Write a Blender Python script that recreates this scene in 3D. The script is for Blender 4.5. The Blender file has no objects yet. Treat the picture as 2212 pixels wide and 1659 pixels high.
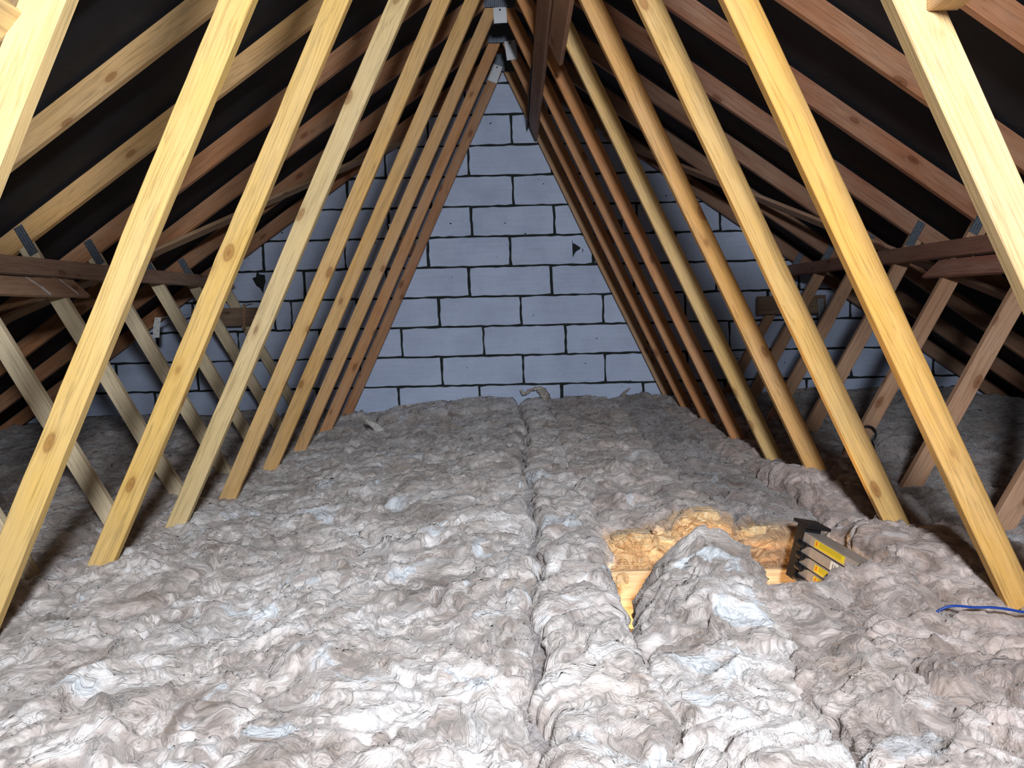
import bpy, bmesh, math, random
import numpy as np
from mathutils import Matrix, Vector
random.seed(7)
rng = np.random.default_rng(11)
C = bpy.context.scene.collection
# ------------------------------------------------------------------ camera
# world: x to the right, y into the loft, z up; origin on the ridge line at the photographer's height
F_PX, PITCH, YAW, ROLL, CAM_X = 1685.33, 0.0727343, -0.0059812, -0.0215544, 0.0562504
cy, sy = math.cos(YAW), math.sin(YAW)
fwd = Vector((sy * math.cos(PITCH), cy * math.cos(PITCH), -math.sin(PITCH)))
rt = Vector((cy, -sy, 0)); up = rt.cross(fwd)
rt2 = rt * math.cos(ROLL) + up * math.sin(ROLL); up2 = -rt * math.sin(ROLL) + up * math.cos(ROLL)
cam_d = bpy.data.cameras.new('camera'); cam = bpy.data.objects.new('camera', cam_d); C.objects.link(cam)
cam_d.sensor_width = 36; cam_d.sensor_fit = 'HORIZONTAL'; cam_d.lens = F_PX / 2212 * 36; cam_d.clip_start = 0.02
M = Matrix.Identity(4)
for i in range(3):
    M[i][0] = rt2[i]; M[i][1] = up2[i]; M[i][2] = -fwd[i]
M[0][3] = CAM_X
cam.matrix_world = M
bpy.context.scene.camera = cam
# ------------------------------------------------------------------ light
world = bpy.data.worlds.new('world'); bpy.context.scene.world = world; world.use_nodes = True
world.node_tree.nodes['Background'].inputs[0].default_value = (0.84, 0.90, 1.0, 1)
world.node_tree.nodes['Background'].inputs[1].default_value = 0.06
def area(name, loc, target, size, energy, col, sizey=None, spread=None):
    d = bpy.data.lights.new(name, 'AREA'); d.energy = energy; d.color = col; d.size = size
    if sizey: d.shape = 'RECTANGLE'; d.size_y = sizey
    if spread: d.spread = math.radians(spread)
    o = bpy.data.objects.new(name, d); C.objects.link(o); o.location = loc
    o.rotation_euler = (Vector(target) - Vector(loc)).to_track_quat('-Z', 'Y').to_euler()
    return o
area('daylight_behind', (0.30, -0.75, 0.68), (-0.35, 4.5, -0.75), 0.25, 88, (0.88, 0.93, 1.0), None, 140)
area('room_light_below_hatch', (0.72, 2.45, -1.45), (0.72, 2.6, -0.5), 0.4, 20, (1.0, 0.72, 0.42), 0.3)
vs = bpy.context.scene.view_settings
vs.view_transform = 'Standard'; vs.look = 'None'; vs.gamma = 1; vs.exposure = 0.08; vs.use_curve_mapping = False
bpy.context.scene.display_settings.display_device = 'sRGB'
bpy.context.scene.cycles.max_bounces = 5; bpy.context.scene.cycles.diffuse_bounces = 3; bpy.context.scene.cycles.glossy_bounces = 1

# ------------------------------------------------------------------ materials
class NT:
    def __init__(s, name):
        s.m = bpy.data.materials.new(name); s.m.use_nodes = True
        s.t = s.m.node_tree; s.t.nodes.clear()
        s.out = s.t.nodes.new('ShaderNodeOutputMaterial'); s.b = s.t.nodes.new('ShaderNodeBsdfPrincipled')
        s.t.links.new(s.b.outputs[0], s.out.inputs[0])
    def n(s, typ, inp=None, **kw):
        nd = s.t.nodes.new('ShaderNode' + typ)
        for k, v in kw.items(): setattr(nd, k, v)
        for k, v in (inp or {}).items(): s.set(nd.inputs[k], v)
        return nd
    def set(s, sock, v):
        if isinstance(v, bpy.types.NodeSocket): s.t.links.new(v, sock)
        elif isinstance(v, bpy.types.Node): s.t.links.new(v.outputs[0], sock)
        else:
            if hasattr(sock.default_value, '__len__') and not hasattr(v, '__len__'): v = (v, v, v)
            if hasattr(sock.default_value, '__len__') and len(sock.default_value) == 4 and len(v) == 3: v = (*v, 1)
            sock.default_value = v
    def math(s, op, a, b=0.0, c=0.0, clamp=False):
        nd = s.t.nodes.new('ShaderNodeMath'); nd.operation = op; nd.use_clamp = clamp
        s.set(nd.inputs[0], a); s.set(nd.inputs[1], b); s.set(nd.inputs[2], c); return nd.outputs[0]
    def vmath(s, op, a, b=(0, 0, 0)):
        nd = s.t.nodes.new('ShaderNodeVectorMath'); nd.operation = op
        s.set(nd.inputs[0], a); s.set(nd.inputs[1], b); return nd.outputs[0]
    def noise(s, vec, scale, detail=4, rough=0.5, dist=0.0, col=False):
        nd = s.n('TexNoise', {'Vector': vec, 'Scale': scale, 'Detail': detail, 'Roughness': rough, 'Distortion': dist})
        return nd.outputs['Color' if col else 'Fac']
    def ramp(s, fac, stops, interp='LINEAR'):
        nd = s.t.nodes.new('ShaderNodeValToRGB'); s.set(nd.inputs[0], fac); e = nd.color_ramp.elements
        nd.color_ramp.interpolation = interp
        while len(e) < len(stops): e.new(0.5)
        for el, (p, c) in zip(e, stops):
            el.position = p; el.color = (c, c, c, 1) if not hasattr(c, '__len__') else (*c, 1)
        return nd.outputs[0]
    def mix(s, fac, a, b, mode='MIX'):
        nd = s.t.nodes.new('ShaderNodeMix'); nd.data_type = 'RGBA'; nd.blend_type = mode
        s.set(nd.inputs['Factor'], fac); s.set(nd.inputs[6], a); s.set(nd.inputs[7], b); return nd.outputs[2]
    def bump(s, h, strength, dist, prev=None):
        nd = s.n('Bump', {'Height': h, 'Strength': strength, 'Distance': dist})
        if prev is not None: s.set(nd.inputs['Normal'], prev)
        return nd.outputs[0]
    def fin(s, **kw):
        for k, v in kw.items(): s.set(s.b.inputs[k.replace('_', ' ')], v)
        return s.m

def mat_wood():
    s = NT('pine_timber')
    tc = s.n('TexCoord').outputs['Object']; oi = s.n('ObjectInfo')
    off = s.vmath('SCALE', (13.1, 7.3, 5.7)); off.node.inputs['Scale'].default_value = 1
    s.set(off.node.inputs['Scale'], s.math('MULTIPLY', oi.outputs['Random'], 9.0))
    p = s.vmath('ADD', tc, off)
    # grain: stretched along local x, bent slowly
    warp = s.noise(s.vmath('MULTIPLY', p, (1.3, 5, 5)), 1.0, 2, 0.5, col=True)
    pw = s.vmath('ADD', p, s.vmath('MULTIPLY', s.vmath('SUBTRACT', warp, (.5, .5, .5)), (0.0, 0.055, 0.055)))
    rings = s.noise(s.vmath('MULTIPLY', pw, (0.9, 55, 55)), 1.0, 3, 0.55)
    fine = s.noise(s.vmath('MULTIPLY', pw, (6, 420, 420)), 1.0, 2, 0.6)
    lines = s.ramp(s.math('FRACT', s.math('MULTIPLY', rings, 5.0)), [(0.0, 1.0), (0.60, 0.96), (0.86, 0.70), (1.0, 1.0)])
    # knots
    vo = s.n('TexVoronoi', {'Vector': s.vmath('ADD', s.vmath('MULTIPLY', p, (4.2, 9, 9)), s.vmath('MULTIPLY', warp, (.2, .6, .6))), 'Scale': 1.0, 'Randomness': 1.0})
    kd = vo.outputs['Distance']
    knot = s.ramp(kd, [(0.0, 0.0), (0.10, 0.15), (0.15, 0.75), (0.26, 1.0)])
    knot2 = s.ramp(kd, [(0.0, 0.25), (0.08, 1.0), (0.11, 0.5), (0.15, 1.0)])
    blot = s.noise(s.vmath('MULTIPLY', p, (2.2, 9, 9)), 1.0, 4, 0.6)
    base = s.mix(s.math('MULTIPLY', s.ramp(blot, [(0.35, 0), (0.7, 1)]), 0.20), oi.outputs['Color'], (0.82, 0.70, 0.52), 'MIX')
    c = s.mix(1.0, base, lines, 'MULTIPLY')
    c = s.mix(0.45, c, s.ramp(fine, [(0.3, 0.72), (0.7, 1.12)]), 'MULTIPLY')
    c = s.mix(s.math('MULTIPLY', s.math('SUBTRACT', 1.0, knot), 0.75), c, s.mix(1.0, base, (0.42, 0.24, 0.13), 'MULTIPLY'))
    c = s.mix(0.5, c, knot2, 'MULTIPLY')
    dirt = s.ramp(s.noise(s.vmath('MULTIPLY', p, (7, 30, 30)), 1.0, 5, 0.7), [(0.30, 0.72), (0.5, 1.0)])
    c = s.mix(0.45, c, dirt, 'MULTIPLY')
    h = s.math('ADD', s.math('MULTIPLY', rings, 0.6), s.math('MULTIPLY', fine, 0.4))
    return s.fin(Base_Color=c, Roughness=0.62, Specular_IOR_Level=0.3, Normal=s.bump(h, 0.25, 0.002))

def mat_wool():
    s = NT('mineral_wool')
    g = s.n('TexCoord').outputs['Object']; oi = s.n('ObjectInfo')
    r = s.vmath('SCALE', (3.1, 5.3, 2.7)); s.set(r.node.inputs['Scale'], s.math('MULTIPLY', oi.outputs['Random'], 20))
    p = s.vmath('ADD', g, r)
    w1 = s.vmath('SUBTRACT', s.noise(p, 5.5, 1.5, 0.55, col=True), (.5, .5, .5))
    pw = s.vmath('ADD', p, s.vmath('MULTIPLY', w1, (.34, .34, .2)))
    w2 = s.vmath('SUBTRACT', s.noise(pw, 16, 1.5, 0.6, col=True), (.5, .5, .5))
    pw2 = s.vmath('ADD', pw, s.vmath('MULTIPLY', w2, (.11, .11, .11)))
    fib1 = s.noise(s.vmath('MULTIPLY', pw2, (16, 78, 60)), 1.0, 2.5, 0.66)
    fib2 = s.noise(s.vmath('MULTIPLY', pw2, (150, 26, 120)), 1.0, 2, 0.6)
    sel = s.ramp(s.noise(p, 7, 1, 0.5), [(0.42, 0), (0.58, 1)])
    fib = s.mix(sel, fib1, fib2)
    tufts = s.noise(pw2, 13, 3, 0.6)
    patch = s.noise(pw, 4.3, 3, 0.6)
    k = s.math('ADD', s.math('MULTIPLY', patch, 0.55), s.math('MULTIPLY', tufts, 0.45))
    dust = s.ramp(k, [(0.35, (0.27, 0.22, 0.19)), (0.43, (0.47, 0.41, 0.375)), (0.52, (0.70, 0.65, 0.62)), (0.60, (0.86, 0.84, 0.83))])
    white = s.ramp(s.noise(pw, 6.5, 2, 0.4), [(0.64, 0.0), (0.68, 1.0)])
    dust = s.mix(s.math('MULTIPLY', white, 0.8), dust, (0.80, 0.87, 0.93))
    tan = s.ramp(s.noise(s.vmath('ADD', p, (3.3, 8.1, 0)), 3.4, 2, 0.65), [(0.60, 0.0), (0.72, 1.0)])
    dust = s.mix(s.math('MULTIPLY', tan, 0.35), dust, (0.50, 0.36, 0.25))
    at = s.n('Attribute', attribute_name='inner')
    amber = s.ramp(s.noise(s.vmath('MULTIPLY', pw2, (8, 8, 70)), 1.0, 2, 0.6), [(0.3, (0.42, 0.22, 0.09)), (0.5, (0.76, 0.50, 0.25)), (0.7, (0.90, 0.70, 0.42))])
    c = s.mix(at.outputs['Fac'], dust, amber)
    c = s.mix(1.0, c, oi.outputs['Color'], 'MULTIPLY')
    c = s.mix(0.75, c, s.ramp(fib, [(0.28, 0.42), (0.46, 0.93), (0.72, 1.2)]), 'MULTIPLY')
    crz = s.ramp(s.math('ABSOLUTE', s.math('SUBTRACT', s.noise(pw2, 9, 2, 0.5), 0.5)), [(0.0, 0.0), (0.03, 1.0)])
    c = s.mix(0.50, c, s.ramp(crz, [(0, 0.35), (1, 1.0)]), 'MULTIPLY')  # creases darkened in the colour, standing in for shade in the folds
    hh = s.math('ADD', s.math('ADD', s.math('MULTIPLY', tufts, 0.010), s.math('MULTIPLY', crz, 0.0021)), s.math('MULTIPLY', fib, 0.0056))
    n2 = s.bump(hh, 0.8, 1.0)
    return s.fin(Base_Color=c, Roughness=0.95, Specular_IOR_Level=0.15, Sheen_Weight=0.25, Sheen_Roughness=0.5, Normal=n2)

def mat_fibre():
    s = NT('loose_wool_fibre')
    oi = s.n('ObjectInfo'); g = s.n('TexCoord').outputs['Object']
    c = s.ramp(s.noise(g, 30, 2), [(0.35, (0.40, 0.35, 0.32)), (0.65, (0.80, 0.79, 0.78))])
    return s.fin(Base_Color=s.mix(1.0, c, oi.outputs['Color'], 'MULTIPLY'), Roughness=0.8, Specular_IOR_Level=0.2)

def mat_block():
    s = NT('aerated_concrete_block')
    g = s.n('TexCoord').outputs['Object']
    a = s.noise(g, 3.2, 5, 0.6); b = s.noise(g, 60, 4, 0.7); st = s.noise(s.vmath('MULTIPLY', g, (4, 1, 60)), 1.0, 3, 0.5)
    c = s.ramp(a, [(0.3, (0.49, 0.57, 0.76)), (0.6, (0.59, 0.68, 0.88))])  # white block tinted blue, the cool light put into its colour
    c = s.mix(0.35, c, s.ramp(b, [(0.3, 0.82), (0.6, 1.05)]), 'MULTIPLY')
    c = s.mix(0.25, c, s.ramp(st, [(0.3, 0.8), (0.6, 1.05)]), 'MULTIPLY')
    spot = s.ramp(s.noise(g, 11, 6, 0.72), [(0.245, 0.35), (0.29, 1.0)])
    c = s.mix(0.8, c, spot, 'MULTIPLY')
    return s.fin(Base_Color=c, Roughness=0.95, Specular_IOR_Level=0.15, Normal=s.bump(b, 0.25, 0.002))

def mat_plain(name, col, rough=0.7, metal=0.0, nscale=0, namt=0.3, bump=0.0, spec=0.4):
    s = NT(name); c = col
    if nscale:
        g = s.n('TexCoord').outputs['Object']; nz = s.noise(g, nscale, 4, 0.6)
        c = s.mix(namt, (*col, 1), s.ramp(nz, [(0.3, 0.4), (0.7, 1.4)]), 'MULTIPLY')
        if bump: s.set(s.b.inputs['Normal'], s.bump(nz, 0.5, bump))
    return s.fin(Base_Color=c, Roughness=rough, Metallic=metal, Specular_IOR_Level=spec)

def mat_plate():
    s = NT('galvanised_nail_plate')
    g = s.n('TexCoord').outputs['Object']
    sp = s.n('SeparateXYZ', {0: g})
    u = s.math('FRACT', s.math('MULTIPLY', sp.outputs[0], 1 / 0.0125)); row = s.math('FLOOR', s.math('MULTIPLY', sp.outputs[0], 1 / 0.0125))
    v = s.math('FRACT', s.math('ADD', s.math('MULTIPLY', sp.outputs[2], 1 / 0.0075), s.math('MULTIPLY', row, 0.5)))
    a = s.math('MULTIPLY', s.math('LESS_THAN', s.math('ABSOLUTE', s.math('SUBTRACT', u, .5)), .33), s.math('LESS_THAN', s.math('ABSOLUTE', s.math('SUBTRACT', v, .5)), .22))
    c = s.mix(a, s.ramp(s.noise(g, 80, 3), [(0.3, (0.20, 0.24, 0.30)), (0.7, (0.42, 0.47, 0.55))]), (0.03, 0.035, 0.05))
    return s.fin(Base_Color=c, Metallic=0.65, Roughness=0.42, Normal=s.bump(a, 0.6, -0.001))

def mat_tag():
    s = NT('printed_paper_tag')
    g = s.n('TexCoord').outputs['Object']; sp = s.n('SeparateXYZ', {0: g})
    line = s.math('LESS_THAN', s.math('FRACT', s.math('MULTIPLY', sp.outputs[2], 1 / 0.0085)), 0.4)
    w = s.math('GREATER_THAN', s.noise(s.vmath('MULTIPLY', g, (260, 1, 118)), 1.0, 1), 0.5)
    c = s.mix(s.math('MULTIPLY', s.math('MULTIPLY', line, w), 0.30), (0.80, 0.82, 0.86), (0.2, 0.2, 0.24))
    return s.fin(Base_Color=c, Roughness=0.7)

def mat_membrane():
    s = NT('black_roof_underlay')
    g = s.n('TexCoord').outputs['Object']
    c = s.ramp(s.noise(g, 2.5, 4, 0.6), [(0.3, (0.016, 0.016, 0.020)), (0.7, (0.034, 0.034, 0.040))])
    return s.fin(Base_Color=c, Roughness=0.75, Specular_IOR_Level=0.25, Normal=s.bump(s.noise(g, 9, 3), 0.4, 0.02))

WOOD = mat_wood(); WOOL = mat_wool(); FIBRE = mat_fibre(); BLOCK = mat_block(); PLATE = mat_plate(); TAG = mat_tag(); MEMB = mat_membrane()
MORTAR = mat_plain('dark_mortar', (0.030, 0.036, 0.034), 0.95, nscale=40, namt=0.5, bump=0.004, spec=0.1)
STEEL = mat_plain('galvanised_strap_steel', (0.42, 0.45, 0.48), 0.45, 0.7, nscale=60, namt=0.4)
DARKSTEEL = mat_plain('dull_strap_steel', (0.10, 0.11, 0.12), 0.6, 0.4, nscale=60, namt=0.4)
BLACKP = mat_plain('black_plastic', (0.010, 0.010, 0.012), 0.35)
ALU = mat_plain('anodised_aluminium', (0.46, 0.41, 0.37), 0.42, 0.3, nscale=50, namt=0.2)
YELLOW = mat_plain('yellow_warning_label', (0.80, 0.62, 0.03), 0.45)
ORANGE = mat_plain('orange_warning_mark', (0.75, 0.22, 0.02), 0.45)
WHITEP = mat_plain('white_label', (0.78, 0.78, 0.76), 0.55)
INK = mat_plain('label_ink', (0.06, 0.05, 0.05), 0.6)
BLUE = mat_plain('blue_cable_sheath', (0.008, 0.05, 0.30), 0.4)
BOARD = mat_plain('plasterboard', (0.45, 0.43, 0.40), 0.9, nscale=20, namt=0.3)

# ------------------------------------------------------------------ helpers
def tag(o, label=None, cat=None, group=None, kind=None):
    if label: o['label'] = label
    if cat: o['category'] = cat
    if group: o['group'] = group
    if kind: o['kind'] = kind
    return o
def mkobj(name, verts, faces, mat, parent=None, matrix=None, color=None, smooth=False, mats=None, midx=None):
    me = bpy.data.meshes.new(name); me.from_pydata([tuple(v) for v in verts], [], faces)
    for m in (mats or [mat]): me.materials.append(m)
    if midx is not None: me.polygons.foreach_set('material_index', midx)
    if smooth: me.polygons.foreach_set('use_smooth', [True] * len(me.polygons))
    me.update()
    o = bpy.data.objects.new(name, me); C.objects.link(o)
    if parent: o.parent = parent
    if matrix is not None:
        o.matrix_basis = (Matrix.Translation(-parent.location) @ matrix) if parent else matrix
    elif parent: o.location = -parent.location
    if color: o.color = (*color, 1)
    return o
def empty(name, loc):
    o = bpy.data.objects.new(name, None); C.objects.link(o); o.location = loc; o.empty_display_size = 0.1
    return o
BV = 0.0025
def prism_mesh(corners, length, seg=14, wob=0.0012, rough=0.0):
    """timber with a quad cross-section path: corners = (a0,a1,b0,b1) 2-D (u along, v across); thickness 'length' in the third axis"""
    a0, a1, b0, b1 = [np.array(c, float) for c in corners]
    V, Fc = [], []
    ph = rng.uniform(0, 6.28, 4)
    for k in range(seg + 1):
        t = k / seg
        p0 = a0 + (b0 - a0) * t; p1 = a1 + (b1 - a1) * t
        w0 = wob * (math.sin(5 * t + ph[0]) + math.sin(13 * t + ph[1])) + (rng.uniform(-rough, rough) if 0 < k < seg else 0)
        w1 = wob * (math.sin(6 * t + ph[2]) + math.sin(11 * t + ph[3]))
        p0 = p0 + np.array([0, w0]); p1 = p1 + np.array([0, w1])
        d = (p1 - p0) / np.linalg.norm(p1 - p0) * BV
        for q, y in ((p0 + d, 0), (p1 - d, 0), (p1, BV), (p1, length - BV), (p1 - d, length), (p0 + d, length), (p0, length - BV), (p0, BV)):
            V.append((q[0], y, q[1]))
    for k in range(seg):
        for j in range(8):
            a = k * 8 + j; b = k * 8 + (j + 1) % 8
            Fc.append((a, b, b + 8, a + 8))
    Fc.append(tuple(reversed(range(8)))); Fc.append(tuple(seg * 8 + j for j in range(8)))
    return V, Fc
def timber(name, a0, a1, b0, b1, y, thick, parent, color, rough=0.0, seg=14):
    """member in a truss plane; a/b = ends, 0/1 = the two edges, in (x, z)"""
    A = (np.array(a0) + np.array(a1)) / 2; B = (np.array(b0) + np.array(b1)) / 2
    d = (B - A); L = np.linalg.norm(d); d = d / L; n = np.array([-d[1], d[0]])
    loc = lambda p: (float(np.dot(np.array(p) - A, d)), float(np.dot(np.array(p) - A, n)))
    V, Fc = prism_mesh((loc(a0), loc(a1), loc(b0), loc(b1)), thick, rough=rough, seg=seg)
    Mx = Matrix(((d[0], 0, n[0], A[0]), (0, 1, 0, y), (d[1], 0, n[1], A[1]), (0, 0, 0, 1)))
    # keep right-handed: x=d, y=world y, z=n  -> determinant check
    if Mx.to_3x3().determinant() < 0:
        V = [(v[0], v[1], -v[2]) for v in V]; Fc = [tuple(reversed(f)) for f in Fc]
        Mx = Matrix(((d[0], 0, -n[0], A[0]), (0, 1, 0, y), (d[1], 0, -n[1], A[1]), (0, 0, 0, 1)))
    o = mkobj(name, V, Fc, WOOD, parent, Mx, color)
    fix_normals(o)
    return o
def fix_normals(o):
    bm = bmesh.new(); bm.from_mesh(o.data); bmesh.ops.recalc_face_normals(bm, faces=bm.faces); bm.to_mesh(o.data); bm.free()
def plank(name, p0, p1, width, thick, side, parent=None, color=(0.6, 0.4, 0.2), mat=None, seg=10, cut0=0.0, cut1=0.0, cutt=0.0):
    """board from p0 to p1 (centre line); 'side' = direction across its width; cut = skew of the end cuts"""
    p0 = Vector(p0); p1 = Vector(p1); d = (p1 - p0); L = d.length; d.normalize()
    s = Vector(side); s = (s - d * s.dot(d)).normalized(); n = d.cross(s)      # x=d, y=?, z=s
    V, Fc = prism_mesh(((0 - cut0, -width / 2), (0 + cut0, width / 2), (L - cut1, -width / 2), (L + cut1, width / 2)), thick, seg=seg)
    V = [(v[0], v[1] - thick / 2, v[2]) for v in V]
    yv = s.cross(d)
    Mx = Matrix(((d[0], yv[0], s[0], p0[0]), (d[1], yv[1], s[1], p0[1]), (d[2], yv[2], s[2], p0[2]), (0, 0, 0, 1)))
    if parent is None:
        o = mkobj(name, V, Fc, mat or WOOD, None, Mx, color)
    else: o = mkobj(name, V, Fc, mat or WOOD, parent, Mx, color)
    fix_normals(o); return o
def tube(pts, r, sides=8, closed=False):
    V, Fc = [], []; pts = [Vector(p) for p in pts]; n = len(pts)
    for i, p in enumerate(pts):
        a = pts[(i - 1) % n] if (closed or i) else p; b = pts[(i + 1) % n] if (closed or i < n - 1) else p
        t = (b - a).normalized(); u = t.orthogonal().normalized() if i == 0 else (u - t * u.dot(t)).normalized(); w = t.cross(u)
        for k in range(sides):
            an = 2 * math.pi * k / sides; V.append(p + (u * math.cos(an) + w * math.sin(an)) * r)
    for i in range(n if closed else n - 1):
        for k in range(sides):
            a = i * sides + k; b = i * sides + (k + 1) % sides; c = ((i + 1) % n) * sides
            Fc.append((a, b, c + (k + 1) % sides, c + k))
    if not closed: Fc.append(tuple(reversed(range(sides)))); Fc.append(tuple((n - 1) * sides + k for k in range(sides)))
    return V, Fc
def boxm(x0, x1, y0, y1, z0, z1):
    V = [(x, y, z) for x in (x0, x1) for y in (y0, y1) for z in (z0, z1)]
    Fc = [(0, 1, 3, 2), (4, 6, 7, 5), (0, 4, 5, 1), (2, 3, 7, 6), (0, 2, 6, 4), (1, 5, 7, 3)]
    return V, Fc
class MB:
    def __init__(s): s.V, s.F, s.I = [], [], []
    def add(s, vf, mi=0):
        o = len(s.V); s.V += [tuple(v) for v in vf[0]]; s.F += [tuple(i + o for i in f) for f in vf[1]]; s.I += [mi] * len(vf[1]); return s
def smooth_path(pts, n=8):
    out = []; P = [Vector(p) for p in pts]
    for i in range(len(P) - 1):
        p0 = P[max(i - 1, 0)]; p1 = P[i]; p2 = P[i + 1]; p3 = P[min(i + 2, len(P) - 1)]
        for k in range(n):
            t = k / n
            out.append(0.5 * ((2 * p1) + (p2 - p0) * t + (2 * p0 - 5 * p1 + 4 * p2 - p3) * t * t + (3 * p1 - p0 - 3 * p2 + p3) * t ** 3))
    out.append(P[-1]); return out

# ------------------------------------------------------------------ numpy noise
_perm = rng.permutation(4096).astype(np.int64)
_ang = rng.uniform(0, 2 * math.pi, 4096); _gx = np.cos(_ang); _gy = np.sin(_ang)
def pn(x, y, seed=0):
    xi = np.floor(x).astype(np.int64); yi = np.floor(y).astype(np.int64); xf = x - xi; yf = y - yi
    u = xf * xf * xf * (xf * (xf * 6 - 15) + 10); v = yf * yf * yf * (yf * (yf * 6 - 15) + 10)
    def gr(ix, iy, dx, dy):
        h = _perm[(_perm[(ix + seed * 131) & 4095] + iy) & 4095]; return _gx[h] * dx + _gy[h] * dy
    a = gr(xi, yi, xf, yf); b = gr(xi + 1, yi, xf - 1, yf); c = gr(xi, yi + 1, xf, yf - 1); d = gr(xi + 1, yi + 1, xf - 1, yf - 1)
    return (a + (b - a) * u + (c - a) * v + (a - b - c + d) * u * v) * 1.5
def fbm(x, y, o=3, seed=0):
    r = 0; a = 1; t = 0
    for k in range(o):
        r = r + a * pn(x, y, seed + k); t += a; a *= 0.5; x = x * 2.03 + 5.1; y = y * 2.03 + 1.7
    return r / t
def wool_height(x, y, seed):
    wx = fbm(x * 3.5, y * 3.5, 3, seed + 1) * 0.16; wy = fbm(x * 3.5 + 7, y * 3.5, 3, seed + 2) * 0.16
    X = x + wx; Y = y + wy
    w2 = fbm(X * 12, Y * 12, 2, seed + 3) * 0.045; w3 = fbm(X * 12 + 9, Y * 12, 2, seed + 4) * 0.045
    X2 = X + w2; Y2 = Y + w3
    h = 0.030 * fbm(X * 3.1, Y * 2.4, 2, seed + 5)
    bl = lambda v, k=0.08: np.sqrt(v * v + k * k) - 0.30
    h += 0.040 * bl(pn(X * 3.2 + wy, Y * 3.6, seed + 11), 0.05)
    sv = lambda n: (lambda f: np.where(f < 0.84, f / 0.84, (1 - f) / 0.16))(n - np.floor(n))
    h += 0.017 * sv(fbm(X * 2.6 + 3, Y * 3.4, 2, seed + 21) * 3.2)
    h += 0.010 * sv(fbm(X2 * 5.0, Y2 * 6 + 5, 2, seed + 23) * 3.0)
    h += 0.020 * bl(pn(X2 * 7.0, Y2 * 6.0, seed + 6))
    h += 0.011 * bl(pn(X2 * 15, Y2 * 13, seed + 7))
    h += 0.0065 * bl(pn(X2 * 31, Y2 * 28, seed + 8))
    h += 0.0030 * bl(pn(X2 * 66 + w2 * 60, Y2 * 58, seed + 9))
    return h

# ------------------------------------------------------------------ setting: gable wall of blocks
ZC, YW, BP, BW = 0.235, 6.22, 0.235, 0.652
def jit_block(x0, x1, z0, z1):
    n = max(4, int((x1 - x0) / 0.05)); m = 5; r = 0.006
    pts = []
    def e(a, b, k, fixed, horiz):
        for i in range(k):
            t = i / k; v = a + (b - a) * t; j = rng.uniform(-0.0035, 0.0035)
            if i == 0:
                pass
            pts.append((v, fixed + j) if horiz else (fixed + j, v))
    e(x0 + r, x1 - r, n, z0, True); e(z0 + r, z1 - r, m, x1, False); e(x1 - r, x0 + r, n, z1, True); e(z1 - r, z0 + r, m, x0, False)
    k = len(pts); yf = YW - rng.uniform(0.0, 0.004)
    V = [(p[0], yf, p[1]) for p in pts] + [(p[0], YW + 0.05, p[1]) for p in pts]
    Fc = [tuple(range(k))[::-1]] + [(i, (i + 1) % k, (i + 1) % k + k, i + k) for i in range(k)]
    return V, [tuple(f) for f in Fc]
mb = MB()
mb.add(boxm(-4.7, 4.7, YW + 0.008, YW + 0.22, -1.35, 2.2), 1)
# known vertical joints, one per course counted down from the ridge
joints = {0: 0.05, 1: -0.30, 2: 0.057, 3: -0.284, 4: 0.061, 5: -0.274, 6: 0.028, 7: -0.305, 8: 0.104, 9: -0.198, 10: 0.114, 11: -0.238, 12: 0.09}
for k, xj in joints.items():
    ztop_ = 1.892 - BP * (k - 1) - 0.008; zbot = ztop_ - BP + 0.016
    if k == 0: zbot = 1.892 + 0.008
    for i in range(-7, 8):
        x0 = xj + BW * i + 0.009 + rng.uniform(-.004, .004); x1 = xj + BW * (i + 1) - 0.009
        if abs((x0 + x1) / 2) > 4.6: continue
        if ztop_ - 0.1 > 2.25 - 0.7 * min(abs(x0), abs(x1)) + 0.3: continue
        if k in (5, 8) and i in (-3, 2): # a cut block in the course
            xm = x0 + 0.13; mb.add(jit_block(x0, xm - 0.012, zbot, ztop_), 0); mb.add(jit_block(xm, x1, zbot, ztop_), 0)
        else: mb.add(jit_block(x0, x1, zbot, ztop_), 0)
def smear(cx, cz, pts):
    V = [(cx + p[0], YW - 0.006, cz + p[1]) for p in pts]; k = len(V)
    V += [(v[0], YW + 0.01, v[2]) for v in V[:k]]
    mb.add((V, [tuple(range(k))[::-1]] + [(i, (i + 1) % k, (i + 1) % k + k, i + k) for i in range(k)]), 1)
smear(0.525, 0.60, [(-.008, .075), (-.003, .062), (-.006, .05), (.012, .045), (.028, .034), (.052, .018), (.058, .008), (.045, -.004), (.03, -.01), (.012, -.028), (.002, -.05), (-.004, -.065), (-.006, -.03)])
smear(0.60, 0.585, [(-.006, .02), (.004, .012), (.002, -.006), (-.004, -.016), (-.001, 0)])
smear(-1.98, 0.41, [(-.04, .02), (-.01, .03), (.0, .075), (.02, .05), (.06, .045), (.065, -.01), (.05, -.05), (.04, -.10), (.02, -.06), (-.01, -.04)])
for _ in range(70):
    x = rng.uniform(-2.4, 2.4); z = rng.uniform(-.55, 1.8); r = rng.uniform(.002, .008); k = 7
    smear(x, z, [(r * rng.uniform(.6, 1.6) * math.cos(a), r * rng.uniform(.4, 1.1) * math.sin(a)) for a in np.linspace(0, 2 * math.pi, k, endpoint=False)])
wall = mkobj('wall_back', mb.V, mb.F, None, mats=[BLOCK, MORTAR], midx=mb.I); tag(wall, kind='structure'); fix_normals(wall)

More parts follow.
